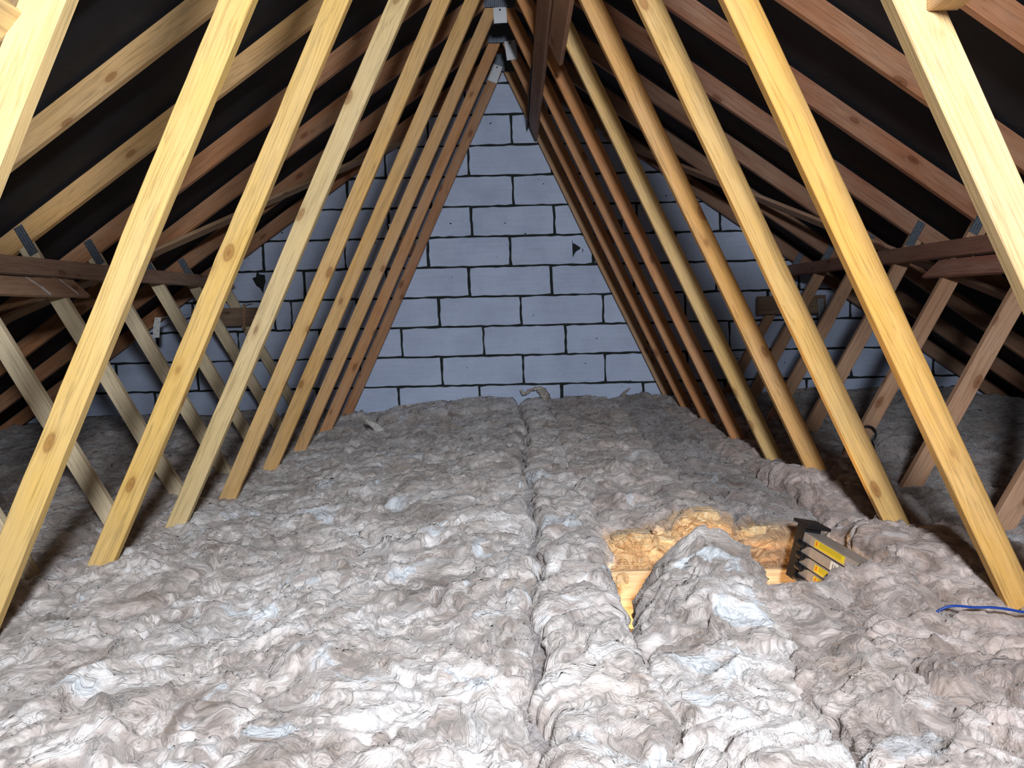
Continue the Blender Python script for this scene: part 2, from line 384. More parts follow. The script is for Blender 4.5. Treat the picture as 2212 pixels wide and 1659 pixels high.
# roof underlay on top of the rafters (both slopes, sagging a little between them)
V, Fc = [], []; ys = np.arange(-1.4, YW + 0.005, 0.06); us = np.linspace(0, 4.7, 48)
for side in (-1, 1):
    o0 = len(V)
    for y in ys:
        ph = ((y - 1.327) % 0.6) / 0.6
        for u in us: V.append((side * u, y, 2.15 - 0.70 * u - 0.006 - 0.012 * math.sin(math.pi * ph) + 0.02 * (1 if False else 0)))
    n = len(us)
    for j in range(len(ys) - 1):
        for i in range(n - 1):
            a = o0 + j * n + i; Fc.append((a, a + 1, a + n + 1, a + n))
V = [(v[0], v[1], v[2] + 0.02) for v in V]
ceil = mkobj('ceiling', V, Fc, MEMB, smooth=True); tag(ceil, kind='structure')
sm = ceil.modifiers.new('thick', 'SOLIDIFY'); sm.thickness = 0.004; sm.offset = 0
# ceiling boards below the insulation, with the hatch opening
HX0, HX1, HY0, HY1 = 0.36, 1.06, 2.10, 2.66
mb = MB()
for b in ((-4.6, HX0, -1.0, YW), (HX1, 4.6, -1.0, YW), (HX0, HX1, -1.0, HY0), (HX0, HX1, HY1, YW)):
    mb.add(boxm(b[0], b[1], b[2], b[3], -1.135, -1.12))
fl = mkobj('floor', mb.V, mb.F, BOARD); tag(fl, kind='structure')

# ------------------------------------------------------------------ trusses
SP = 0.6; Y0 = 1.927; TH = 0.035
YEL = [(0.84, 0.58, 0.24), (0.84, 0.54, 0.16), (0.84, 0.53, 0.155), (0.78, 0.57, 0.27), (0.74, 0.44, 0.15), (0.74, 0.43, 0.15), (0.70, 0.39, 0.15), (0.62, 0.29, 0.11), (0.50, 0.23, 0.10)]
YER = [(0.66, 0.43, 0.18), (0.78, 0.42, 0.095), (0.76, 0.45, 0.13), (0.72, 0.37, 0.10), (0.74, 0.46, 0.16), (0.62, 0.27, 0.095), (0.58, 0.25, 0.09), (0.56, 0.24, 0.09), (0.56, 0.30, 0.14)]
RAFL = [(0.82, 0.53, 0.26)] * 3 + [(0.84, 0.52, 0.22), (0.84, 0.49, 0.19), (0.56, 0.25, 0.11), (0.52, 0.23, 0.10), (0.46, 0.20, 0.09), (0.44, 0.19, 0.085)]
RAFR = [(0.50, 0.20, 0.085)] * 3 + [(0.44, 0.18, 0.08), (0.40, 0.16, 0.08), (0.36, 0.15, 0.08), (0.33, 0.15, 0.085), (0.30, 0.15, 0.09), (0.30, 0.15, 0.09)]  # right rafters redder and darker, their shadow put into the timber tint
OUTL = (0.88, 0.71, 0.46); OUTR = (0.52, 0.28, 0.16)  # right webs darker than left: lack of direct light put into tint
wo = lambda z: 1.019 - 0.476 * z            # inner web, outer edge |x|
wi = lambda z: 1.019 - 0.082 - 0.476 * z    # inner web, inner edge
oo = lambda z: 2.065 + 0.547 * z            # outer web, outer edge
oi_ = lambda z: 2.065 - 0.084 + 0.547 * z
ru = lambda x: 2.020 - 0.70 * abs(x)        # rafter underside
rtp = lambda x: 2.138 - 0.70 * abs(x)
def plate(par, cx, cz, w, h, ang, y):
    V, Fc = boxm(-w / 2, w / 2, 0, 0.0012, -h / 2, h / 2)
    Mx = Matrix.Translation((cx, y, cz)) @ Matrix.Rotation(-ang, 4, 'Y')
    return mkobj('nail_plate', V, Fc, PLATE, par, Mx)
ordn = ['nearest the camera, most of it cut off by the frame', 'second from camera, thickest of those with fully seen left web',
        'third from camera, left web foot at lower left shadow', 'fourth from camera, palest left web and strong orange right web',
        'fifth from camera, nail plate highest above left brown boards', 'sixth from camera, between the fifth and the tagged ones',
        'seventh from camera, highest printed tag hanging at its apex', 'eighth from camera, middle printed tag at its apex',
        'farthest from camera, standing against the block wall']
for i in range(9):
    y = Y0 + SP * (i - 1); T = empty('roof_truss', (0, y, -1.12))
    tag(T, 'pine roof truss ' + ordn[i], 'roof truss', 'pine roof trusses along the loft')
    for s in (-1, 1):
        # rafter
        xe = 4.42
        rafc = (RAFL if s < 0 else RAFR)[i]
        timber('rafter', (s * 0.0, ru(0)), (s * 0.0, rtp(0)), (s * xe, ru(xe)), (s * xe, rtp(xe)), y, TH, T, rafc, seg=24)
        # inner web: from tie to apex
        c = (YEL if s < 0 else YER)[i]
        zt = 1.95
        timber('inner_web', (s * wo(-1.02), -1.02), (s * wi(-1.02), -1.02), (s * wo(zt), zt), (s * max(wi(zt), 0.004), zt + 0.0), y + 0.0004 * s, TH - 0.0008, T, c, rough=0.0015 if (s < 0 and i in (1, 2)) else 0.0004, seg=40)
        # outer web: tie to rafter
        # intersection of outer web edges with rafter underside
        zo = (2.02 - 0.7 * 2.065) / (1 + 0.7 * 0.547); zi = (2.02 - 0.7 * (2.065 - 0.084)) / (1 + 0.7 * 0.547)
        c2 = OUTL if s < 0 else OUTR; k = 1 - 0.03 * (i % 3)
        timber('outer_web', (s * oo(-1.02), -1.02), (s * oi_(-1.02), -1.02), (s * oo(zo), zo - 0.002), (s * oi_(zi), zi - 0.002), y - 0.0003 * s, TH - 0.0006, T, tuple(v * k for v in c2), seg=20)
        plate(T, s * 2.254, 0.459, 0.046, 0.150, -s * 0.49, y - 0.0016)
        plate(T, s * 1.50, -1.05, 0.24, 0.10, 0, y - 0.0016)
    timber('ceiling_tie', (-4.40, -1.118), (-4.40, -1.022), (4.40, -1.118), (4.40, -1.022), y, TH, T, (0.55, 0.35, 0.18), seg=20)
    plate(T, 0, 2.022, 0.190, 0.135, 0, y - 0.0016)

# ------------------------------------------------------------------ longitudinal boards, braces, noggins
def webside(z, s, off): return s * (oi_(z) - off)
BRN = (0.48, 0.29, 0.20)  # binders: brown of the boards in shade, put into the timber tint
def binder(s, y0, z0, y1, z1, c, label, cut1=0.0, width=0.092):
    n = Vector((s * 0.547, 0, 1)).normalized()
    o = plank('longitudinal_binder', (webside(z0, s, 0.0135), y0, z0), (webside(z1, s, 0.0135), y1, z1), width, 0.022, n, color=c, cut1=cut1, seg=24)
    return tag(o, label, 'timber board', 'boards nailed along the webs')
binder(-1, -0.9, 0.203, 6.20, 0.392, BRN, 'long dark brown board along the left outer webs, upper of the pair')
lower = binder(-1, -0.9, 0.108, 3.88, 0.235, (0.56, 0.33, 0.21), 'short brown board with white scuffs and slanted end, under the long left board', cut1=-0.04)
SCUFF = mat_plain('pale_scuff', (0.62, 0.60, 0.58), 0.8)
for (ya, za, yb, zb, w_) in ((3.46, 0.268, 3.53, 0.225, 0.005), (3.53, 0.225, 3.57, 0.192, 0.013), (3.72, 0.272, 3.81, 0.205, 0.006)):
    f_ = lambda z: -(oi_(z) - 0.0262)
    q = plank('paint_scuff', (f_(za), ya, za), (f_(zb), yb, zb), w_, 0.0012, (0, 1, 0.3), mat=SCUFF, seg=3)
    q.parent = lower; q.matrix_parent_inverse = lower.matrix_basis.inverted()
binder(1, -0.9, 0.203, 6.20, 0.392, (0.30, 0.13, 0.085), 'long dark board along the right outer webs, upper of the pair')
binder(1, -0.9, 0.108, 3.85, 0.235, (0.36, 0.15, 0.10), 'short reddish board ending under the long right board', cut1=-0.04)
# ridge boards on the inner faces of the right inner webs
def ridgeb(y0, y1, z, c, label, off=0.0125, w=0.12, s=1, cut1=0.0):
    n = Vector((-s * 0.476, 0, 1)).normalized()
    o = plank('longitudinal_binder', (s * (wi(z) - off), y0, z), (s * (wi(z) - off), y1, z), w, 0.022, n, color=c, seg=24, cut1=cut1)
    return tag(o, label, 'timber board', 'boards nailed along the webs')
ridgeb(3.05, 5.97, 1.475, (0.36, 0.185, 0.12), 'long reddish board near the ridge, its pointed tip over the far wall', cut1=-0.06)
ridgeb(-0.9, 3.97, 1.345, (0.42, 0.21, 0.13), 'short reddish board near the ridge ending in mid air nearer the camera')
# diagonal wind braces under the rafters
def brace(s, label, c):
    nrm = Vector((s * 0.7, 0, 1)).normalized()
    def P(u):
        y = 6.97 - u; return Vector((s * u, y, 2.02 - 0.7 * u)) - nrm * 0.0125
    a = P(0.80); b = P(3.6)
    o = plank('diagonal_brace', a, b, 0.095, 0.022, nrm.cross(b - a), color=c, seg=24)
    return tag(o, label, 'timber brace')
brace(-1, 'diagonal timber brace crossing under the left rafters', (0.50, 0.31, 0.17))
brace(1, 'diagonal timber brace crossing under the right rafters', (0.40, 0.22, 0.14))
# blocking on the near trusses, at the top corners of the picture
o = plank('timber_blocking', (-0.790, 0.60, 0.525), (-0.790, 1.326, 0.525), 0.072, 0.050, (math.sin(0.72), 0, math.cos(0.72)), color=(0.80, 0.56, 0.26)); tag(o, 'tilted timber block against nearest truss in top left corner', 'timber block')
o = plank('timber_blocking', (0.769, 0.60, 0.545), (0.769, 1.326, 0.545), 0.088, 0.052, (0, 0, 1), color=(0.72, 0.45, 0.22)); tag(o, 'level timber block against nearest truss in top right corner', 'timber block')
# noggins between the last trusses with restraint straps
for s, w in ((-1, 'left'), (1, 'right')):
    xx = s * (wo(0.62) + 0.016)
    o = plank('noggin', (xx - s * .004, 5.60, 0.62), (xx - s * .004, 6.215, 0.62), 0.10, 0.030, (-s * 0.476, 0, 1), color=(0.36, 0.17, 0.10))
    tag(o, f'short brown noggin behind the last {w} inner webs at mid height', 'timber noggin')
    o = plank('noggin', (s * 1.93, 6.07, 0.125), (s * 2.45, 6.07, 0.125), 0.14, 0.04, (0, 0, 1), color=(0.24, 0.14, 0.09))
    tag(o, f'dark brown noggin across the far {w} outer webs against the wall', 'timber noggin')
def strap(name, pts, w, side, mat, label, holes=True):
    mbs = MB(); P = [Vector(p) for p in pts]; sd = Vector(side)
    hv = []
    V, Fc = [], []
    for j, p in enumerate(P):
        d = (P[min(j + 1, len(P) - 1)] - P[max(j - 1, 0)]).normalized(); n = d.cross(sd).normalized() * 0.001
        for a, b in ((-1, -1), (1, -1), (1, 1), (-1, 1)): V.append(p + sd * (w / 2 * a) + n * b)
    for j in range(len(P) - 1):
        for k in range(4): Fc.append((j * 4 + k, j * 4 + (k + 1) % 4, j * 4 + 4 + (k + 1) % 4, j * 4 + 4 + k))
    Fc.append((3, 2, 1, 0)); m = (len(P) - 1) * 4; Fc.append((m, m + 1, m + 2, m + 3))
    mbs.add((V, Fc), 0)
    if holes:
        for j in range(len(P) - 1):
            a, b = P[j], P[j + 1]; d = (b - a); L = d.length; d.normalize(); n = d.cross(sd).normalized()
            for t in np.arange(0.012, L - 0.008, 0.022):
                c0 = a + d * t + sd * (w * .2 * (1 if int(t / .022) % 2 else -1))
                for sg in (1, -1):
                    ring = [c0 + n * 0.0016 * sg + (d * math.cos(q) + sd * math.sin(q)) * 0.0035 for q in np.linspace(0, 2 * math.pi, 8, endpoint=False)]
                    mbs.add((ring, [tuple(range(8))]), 1)
    o = mkobj(name, mbs.V, mbs.F, None, mats=[mat, INK], midx=mbs.I); return tag(o, label, 'steel strap')
strap('restraint_strap', [(-0.800, 6.21, 0.74), (-0.800, 5.50, 0.735), (-0.785, 5.495, 0.68), (-0.768, 5.49, 0.62)], 0.028, (1, 0, 0.15), WHITEP, 'pale perforated strap bent over far left inner web at mid height')
strap('restraint_strap', [(0.800, 6.21, 0.735), (0.800, 5.50, 0.73), (0.797, 5.495, 0.66), (0.79, 5.49, 0.60)], 0.036, (1, 0, 0), DARKSTEEL, 'dark perforated strap bent down over far right inner web')
strap('restraint_strap', [(0.185, 6.21, 1.535), (0.190, 4.75, 1.56)], 0.05, (0.42, 0, 0.9), DARKSTEEL, 'dull grey strap beside the ridge board near the apex')
strap('restraint_strap', [(2.40, 6.21, 0.17), (2.40, 6.03, 0.165), (2.405, 6.025, 0.09), (2.41, 6.02, 0.0)], 0.05, (1, 0, 0), STEEL, 'grey strap hanging over the far right noggin')
strap('restraint_strap', [(-2.03, 6.21, 0.23), (-2.03, 6.03, 0.225), (-2.032, 6.025, 0.15), (-2.035, 6.02, 0.03)], 0.022, (1, 0, 0), mat_plain('rusty_strap', (0.42, 0.25, 0.14), 0.7), 'thin brown strap hanging over the far left noggin')
strap('restraint_strap', [(-2.44, 6.21, 0.16), (-2.44, 5.46, 0.12), (-2.45, 5.455, 0.06), (-2.455, 5.45, -0.02)], 0.045, (1, 0, 0), WHITEP, 'pale strap end beside the left outer web near the wall')

# printed tags under the ridge plates
def ptag(cx, cz, y, w, h, ang, label):
    V, Fc = [], []; n = 6
    for j in range(n + 1):
        for i in range(3):
            V.append(((i - 1) * w / 2, -0.004 * math.sin(j / n * 3.1) - 0.002 * (i == 1), h / 2 - h * j / n))
    for j in range(n):
        for i in range(2): a = j * 3 + i; Fc.append((a, a + 1, a + 4, a + 3))
    V2 = [(v[0], v[1] + 0.0008, v[2]) for v in V]; k = len(V); V += V2; Fc += [tuple(q + k for q in reversed(f)) for f in Fc]
    o = mkobj('paper_tag', V, Fc, TAG, None, Matrix.Translation((cx, y, cz)) @ Matrix.Rotation(ang, 4, 'Y')); tag(o, label, 'paper tag', 'printed tags stapled to the truss apexes')
    p = mkobj('staple', *boxm(-0.006, 0.006, -0.007, -0.003, h / 2 - 0.022, h / 2 - 0.012), INK); p.parent = o
ptag(0.003, 1.902, 4.918, 0.080, 0.094, -0.03, 'white printed tag, highest of three, under the blue ridge plate')
ptag(0.066, 1.899, 5.518, 0.076, 0.128, -0.13, 'white printed tag, middle of three, tilted slightly')
ptag(-0.060, 1.935, 6.118, 0.076, 0.130, 0.36, 'white printed tag, lowest of three, tilted over the farthest left web')

# ------------------------------------------------------------------ insulation
def ztop(x, y):
    L = np.interp(y, [0.5, 1, 2.5, 4.9, 5.5, 6.2], [-.77, -.77, -.795, -.775, -.715, -.66])
    R = np.interp(y, [0.5, 1, 1.9, 2.5, 3.7, 4.9, 6.2], [-.77, -.77, -.755, -.715, -.67, -.637, -.565])
    Cn = np.interp(y, [0.5, 1.0, 6.2], [-.755, -.755, -.605])
    r = np.where(x < 0, Cn + (L - Cn) * np.clip(-x / 1.2, 0, 1), Cn + (R - Cn) * np.clip(x / 1.2, 0, 1))
    return r
EAVE = lambda x: 2.02 - 0.70 * abs(x) - 0.10
FSEG = []
def roll(name, x0, x1, y0, y1, label, group='wool insulation rolls', seed=0, dz=0.0, cut0=False, color=(1, 1, 1), fine=1.0, amber=0.0, amber_end=0.0, zfun=None, xfun=None, base=-1.02, amp=1.0, rr=0.035):
    w = x1 - x0; na = int(max(24, (w + 0.4) / (0.0075 * fine)))
    ys = [y0]
    while ys[-1] < y1: ys.append(ys[-1] + 0.0052 * fine * max(ys[-1], 1.2))
    ys = np.array(ys); ys[-1] = y1
    # unit cross-section: path (px in 0..1 width, pz 0..1 height) resampled
    H = 0.28; path = [(0.0, 0.0), (0.0, H - rr)] + [(rr - rr * math.cos(a), H - rr + rr * math.sin(a)) for a in np.linspace(0.2, math.pi / 2, 6)]
    path += [(w - q[0], q[1]) for q in reversed(path)]
    path = np.array(path); sl = np.concatenate([[0], np.cumsum(np.linalg.norm(np.diff(path, axis=0), axis=1))])
    # denser on top than on the hidden sides
    skip = 0.13; S = np.concatenate([np.linspace(0, skip, 4, endpoint=False), np.linspace(skip, sl[-1] - skip, na), np.linspace(sl[-1] - skip, sl[-1], 5)[1:]])
    px = np.interp(S, sl, path[:, 0]); pz = np.interp(S, sl, path[:, 1]) / H
    nx = np.gradient(-np.interp(S, sl, path[:, 1])); nz = np.gradient(px); ln = np.hypot(nx, nz) + 1e-9; nx /= ln; nz /= ln
    rows_y, rows_k = list(ys), [1.0] * len(ys)
    capn = 0
    capn = 22
    rows_y = [y0] * capn + rows_y; rows_k = list(np.linspace(0.0, 1.0, capn, endpoint=False)) + rows_k
    Yg = np.array(rows_y)[:, None]; K = np.array(rows_k)[:, None]
    PX = px[None, :] + 0 * Yg; A = S[None, :] + 0 * Yg
    edge = np.clip(np.minimum(PX, w - PX) / 0.05, 0, 1)
    X = x0 + PX
    X = X + 0.035 * pn(X * 1.1, Yg * 0.9 + 0 * X, 77) + 0.010 * pn(X * 5, Yg * 4 + 0 * X, 78)
    zt = ztop(X, Yg) + dz + 0.03 * 0
    if zfun is not None: zt = zt + zfun(PX / w, Yg)
    zt = np.minimum(zt, EAVE(X))
    Z = base + (zt - base) * pz[None, :] * K
    face = (np.arange(len(rows_y)) < capn)[:, None]
    h = wool_height(A + seed * 1.37, Yg + seed * 3.1, seed) * amp
    fade = np.clip(A / 0.12, 0, 1) * np.clip((sl[-1] - A) / 0.12, 0, 1)
    fiber = 0.012 * fbm(A * 9 + seed, Yg * 3, 2, seed + 30)
    top = (1 - face)
    endr = np.clip((Yg - y0) / 0.07, 0, 1) if y0 > 0.6 else 1.0
    Z = Z - (0.03 * (1 - np.sqrt(np.clip(endr, 0, 1))) if y0 > 0.6 else 0) * top * pz[None, :]
    endb = np.clip((y1 - Yg) / 0.08, 0, 1) if y1 < 6 else 1.0
    Z = Z - ((zt - base) * (1 - np.sqrt(np.clip(1 - (1 - endb) ** 2, 0, 1)))) * pz[None, :] * top if y1 < 6 else Z
    X = X + nx[None, :] * (h + fiber) * fade * top; Z = Z + nz[None, :] * (h + fiber) * fade * top
    # sideways shear of the tufts makes small overhangs
    X = X + 0.010 * fbm(A * 14, Yg * 16, 2, seed + 40) * fade * top; Yd = 0.012 * fbm(A * 15 + 3, Yg * 13, 2, seed + 41) * fade * top
    # cut face: strata
    st = 0.022 * fbm(PX * 6 + seed, Z * 45, 3, seed + 50) + 0.03 * fbm(PX * 5, Z * 8, 2, seed + 51)
    Y = Yg + Yd + np.where(face, -0.012 + st * np.clip(K * 4, 0, 1), 0)
    if xfun is not None: X = X + xfun(PX / w, Yg)
    V = np.stack([X, Y, Z], -1).reshape(-1, 3); nr, nc = Z.shape
    idx = np.arange(nr * nc).reshape(nr, nc); q = np.stack([idx[:-1, :-1], idx[:-1, 1:], idx[1:, 1:], idx[1:, :-1]], -1).reshape(-1, 4)
    q = np.concatenate([q, np.stack([idx[:-1, -1], idx[:-1, 0], idx[1:, 0], idx[1:, -1]], -1)])   # underside
    hc = nc // 2; q = np.concatenate([q, np.stack([idx[-1, :hc - 1], idx[-1, 1:hc], idx[-1, nc - 2:nc - 1 - hc:-1], idx[-1, nc - 1:nc - hc:-1]], -1)])
    me = bpy.data.meshes.new(name); me.vertices.add(len(V)); me.vertices.foreach_set('co', V.astype(np.float32).ravel())
    me.loops.add(q.size); me.loops.foreach_set('vertex_index', q.ravel().astype(np.int32)); me.polygons.add(len(q))
    me.polygons.foreach_set('loop_start', np.arange(0, q.size, 4, dtype=np.int32)); me.update(calc_edges=True)
    me.polygons.foreach_set('use_smooth', np.ones(len(q), bool))
    at = me.attributes.new('inner', 'FLOAT', 'POINT')
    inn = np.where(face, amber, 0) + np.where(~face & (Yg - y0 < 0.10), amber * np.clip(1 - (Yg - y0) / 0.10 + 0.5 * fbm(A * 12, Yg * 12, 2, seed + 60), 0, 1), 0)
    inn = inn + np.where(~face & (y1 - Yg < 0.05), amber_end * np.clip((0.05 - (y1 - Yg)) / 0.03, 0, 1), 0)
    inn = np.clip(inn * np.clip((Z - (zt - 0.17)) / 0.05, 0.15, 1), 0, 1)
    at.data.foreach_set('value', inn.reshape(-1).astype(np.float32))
    me.materials.append(WOOL); me.validate()
    o = bpy.data.objects.new(name, me); C.objects.link(o); o.color = (*color, 1)
    tag(o, label, 'insulation roll', group)
    FSEG.append((o, X, Y, Z, nx, nz, top, seed, color))
    return o

W0 = (1.0, 0.98, 0.97); DK = (0.60, 0.56, 0.56); MD = (0.86, 0.80, 0.77)  # darker tints put the shade of the side zones into the wool colour
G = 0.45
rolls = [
    (-4.35, -3.55, 'far left wool roll tinted dark for the shade under the left eaves', DK, 2.2),
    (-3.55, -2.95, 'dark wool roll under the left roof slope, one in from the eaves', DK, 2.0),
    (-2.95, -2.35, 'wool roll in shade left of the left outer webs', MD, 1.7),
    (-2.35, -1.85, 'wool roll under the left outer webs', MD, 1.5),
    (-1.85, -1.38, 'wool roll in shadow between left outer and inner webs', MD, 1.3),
    (-1.38, -0.95, 'pale wool roll under the feet of the left inner webs', W0, 1.0),
    (-0.95, -0.48, 'pale wool roll just right of the left inner webs, furry cut edge', W0, 1.0),
    (-0.48, 0.067, 'broad pale wool roll left of the narrow centre gap', W0, 1.0),
    (0.118, 0.30, 'narrow wool roll right of the centre gap', W0, 1.0),
]
k = 0
for (a, b, lab, c, fn) in rolls:
    k += 1
    zf = None
    if k in (7, 8): zf = lambda u, y: 0.035 * np.clip((y - 5.6) / 0.1, 0, 1)
    if k == 6: zf = lambda u, y: 0.02 * np.sin(y * 3)
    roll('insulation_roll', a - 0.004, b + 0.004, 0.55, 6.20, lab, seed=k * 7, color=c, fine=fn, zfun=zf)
roll('insulation_strip', 0.062, 0.122, 0.55, 6.20, 'narrow sunken grey wool strip in the centre gap', seed=90, dz=-0.045, color=(0.62, 0.60, 0.62), rr=0.02, amp=0.45)
# right of the gap the rolls are interrupted by the hatch
tong = lambda u, y: 0.125 * np.clip((y - 1.65) / 0.6, 0, 1) ** 1.3 * (np.exp(-((u - .62) / .42) ** 2) - 0.1)
roll('insulation_roll', 0.300, 0.645, 0.55, 2.36, 'pale wool roll with lifted end flap in front of the hatch', seed=101, color=W0, zfun=tong, rr=0.09, xfun=lambda u, y: 0.125 * np.clip((y - 1.6) / 0.7, 0, 1) ** 1.2 * (1 + 0 * u))
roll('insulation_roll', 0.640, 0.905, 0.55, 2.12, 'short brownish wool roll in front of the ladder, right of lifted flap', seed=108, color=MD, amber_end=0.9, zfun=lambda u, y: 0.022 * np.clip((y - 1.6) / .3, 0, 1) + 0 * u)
roll('insulation_roll', 0.897, 1.105, 0.55, 2.17, 'brown tinged wool roll heaped against the near side of the ladder', seed=112, color=(0.78, 0.69, 0.65), zfun=lambda u, y: 0.085 * np.clip((y - 1.75) / .3, 0, 1) * (0.2 + 0.8 * u))
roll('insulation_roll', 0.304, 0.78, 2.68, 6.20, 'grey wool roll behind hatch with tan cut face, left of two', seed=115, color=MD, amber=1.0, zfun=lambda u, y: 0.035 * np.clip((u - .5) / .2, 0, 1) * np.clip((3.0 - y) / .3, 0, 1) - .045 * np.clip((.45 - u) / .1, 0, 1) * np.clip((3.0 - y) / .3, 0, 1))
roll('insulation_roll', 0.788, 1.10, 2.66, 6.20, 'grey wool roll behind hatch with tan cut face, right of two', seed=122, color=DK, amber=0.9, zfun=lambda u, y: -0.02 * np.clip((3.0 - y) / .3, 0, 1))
bump = lambda u, y: 0.07 * np.exp(-((y - 3.15) / 0.28) ** 2)
roll('insulation_roll', 1.105, 1.50, 2.70, 6.20, 'brown tinged wool heaped beside feet of the right inner webs', seed=129, color=(0.74, 0.63, 0.59), zfun=bump)
roll('insulation_roll', 1.10, 1.505, 0.55, 2.70, 'brown tinged wool roll below nearest right inner web', seed=136, color=(0.78, 0.67, 0.62), zfun=lambda u, y: 0.06 * np.clip((y - 1.95) / .25, 0, 1) * np.clip((2.6 - y) / .2, 0, 1) + 0 * u)
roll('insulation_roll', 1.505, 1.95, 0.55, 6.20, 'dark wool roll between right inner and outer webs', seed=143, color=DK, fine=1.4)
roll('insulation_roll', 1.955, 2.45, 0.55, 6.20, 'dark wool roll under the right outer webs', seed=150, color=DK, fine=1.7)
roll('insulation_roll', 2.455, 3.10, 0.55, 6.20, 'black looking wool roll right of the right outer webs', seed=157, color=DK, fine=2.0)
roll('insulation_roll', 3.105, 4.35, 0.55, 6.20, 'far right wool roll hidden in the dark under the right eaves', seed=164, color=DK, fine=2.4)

# loose fibres standing out of the nearer rolls: countless hairs, one object per roll
def fibres(o, X, Y, Z, nx, nz, top, seed, color, count, ymax):
    r = np.random.default_rng(seed + 999); nr, nc = X.shape
    V = []; Fq = []
    i = r.integers(24, nr - 2, count * 6); j = r.integers(6, nc - 7, count * 6)
    ok = (Y[i, j] < ymax) & (Y[i, j] > 1.0); p = r.random(len(i)) < np.clip(1.8 / np.maximum(Y[i, j], .5), 0, 1)
    i = i[ok & p][:count]; j = j[ok & p][:count]; n = len(i)
    if n == 0: return
    P = np.stack([X[i, j], Y[i, j], Z[i, j]], -1)
    N = np.stack([nx[j], np.zeros(n), nz[j]], -1)
    ang = fbm(P[:, 0] * 5, P[:, 1] * 5, 2, seed) * 6 + r.normal(0, .6, n)
    D = np.stack([np.cos(ang), np.sin(ang), np.zeros(n)], -1) + N * r.uniform(0.0, 0.55, n)[:, None]
    D /= np.linalg.norm(D, axis=1)[:, None]
    L = r.uniform(0.012, 0.05, n)[:, None]; wd = (r.uniform(0.00018, 0.00045, n) * np.maximum(1, P[:, 1] / 1.6))[:, None]
    S = np.cross(D, N); S /= (np.linalg.norm(S, axis=1)[:, None] + 1e-9)
    bend = r.normal(0, .5, (n, 1)); segs = 4; pts = []
    for q in range(segs + 1):
        t = q / segs
        c = P + N * 0.001 + D * L * t + S * bend * L * t * t * 0.6 - N * L * (t * t) * 0.28
        ww = wd * (1 - 0.8 * t); pts.append((c - S * ww, c + S * ww))
    V = np.concatenate([np.stack(a, 1) for a in pts], 1).reshape(n, -1, 3)     # n,(segs+1)*2,3
    base = (np.arange(n) * (segs + 1) * 2)[:, None]
    q = np.concatenate([np.stack([base[:, 0] + 2 * s, base[:, 0] + 2 * s + 1, base[:, 0] + 2 * s + 3, base[:, 0] + 2 * s + 2], -1) for s in range(segs)], 0)
    V = V.reshape(-1, 3)
    me = bpy.data.meshes.new('loose_fibres'); me.vertices.add(len(V)); me.vertices.foreach_set('co', V.astype(np.float32).ravel())
    me.loops.add(q.size); me.loops.foreach_set('vertex_index', q.ravel().astype(np.int32)); me.polygons.add(len(q))
    me.polygons.foreach_set('loop_start', np.arange(0, q.size, 4, dtype=np.int32)); me.update(calc_edges=True); me.materials.append(FIBRE)
    f = bpy.data.objects.new('loose_fibres', me); C.objects.link(f); f.parent = o; f.color = (*color, 1); f['kind'] = 'stuff'
for rec in FSEG:
    x = float(rec[1].mean())
    if abs(x) < 2.2: fibres(*rec, count=5000 if abs(x) < 1.3 else 2000, ymax=6.1)

# curls of wool standing against the wall
def curl(pts, w, label, color=(0.8, 0.78, 0.74)):
    P = smooth_path(pts, 6); V, Fc = [], []; n = len(P)
    for i, p in enumerate(P):
        t = i / (n - 1); ww = w * (1 - t) ** 0.6 + 0.003
        for k in range(8):
            a = 2 * math.pi * k / 8; V.append(p + Vector((ww * math.cos(a), ww * 0.5 * math.sin(a), ww * .6 * math.sin(a + .5))) * (1 + 0.3 * rng.uniform(-1, 1)))
    for i in range(n - 1):
        for k in range(8): Fc.append((i * 8 + k, i * 8 + (k + 1) % 8, i * 8 + 8 + (k + 1) % 8, i * 8 + 8 + k))
    Fc.append(tuple(reversed(range(8)))); Fc.append(tuple((n - 1) * 8 + k for k in range(8)))
    o = mkobj('wool_tuft', V, Fc, WOOL, smooth=True, color=color); return tag(o, label, 'wool tuft')
curl([(0.29, 6.12, -.64), (0.285, 6.14, -.57), (0.24, 6.15, -.49), (0.17, 6.14, -.495), (0.115, 6.13, -.525), (0.085, 6.12, -.49)], 0.035, 'curled grey wool tuft standing against the wall near centre')
curl([(0.93, 6.10, -.62), (0.90, 6.12, -.57), (0.90, 6.14, -.54), (0.95, 6.14, -.50)], 0.03, 'small hooked wool tuft by the wall, right of the curled one')
curl([(-0.88, 5.35, -.72), (-0.93, 5.36, -.66), (-0.98, 5.35, -.63), (-1.0, 5.36, -.60)], 0.028, 'pale upright wool tuft near the far left inner webs')

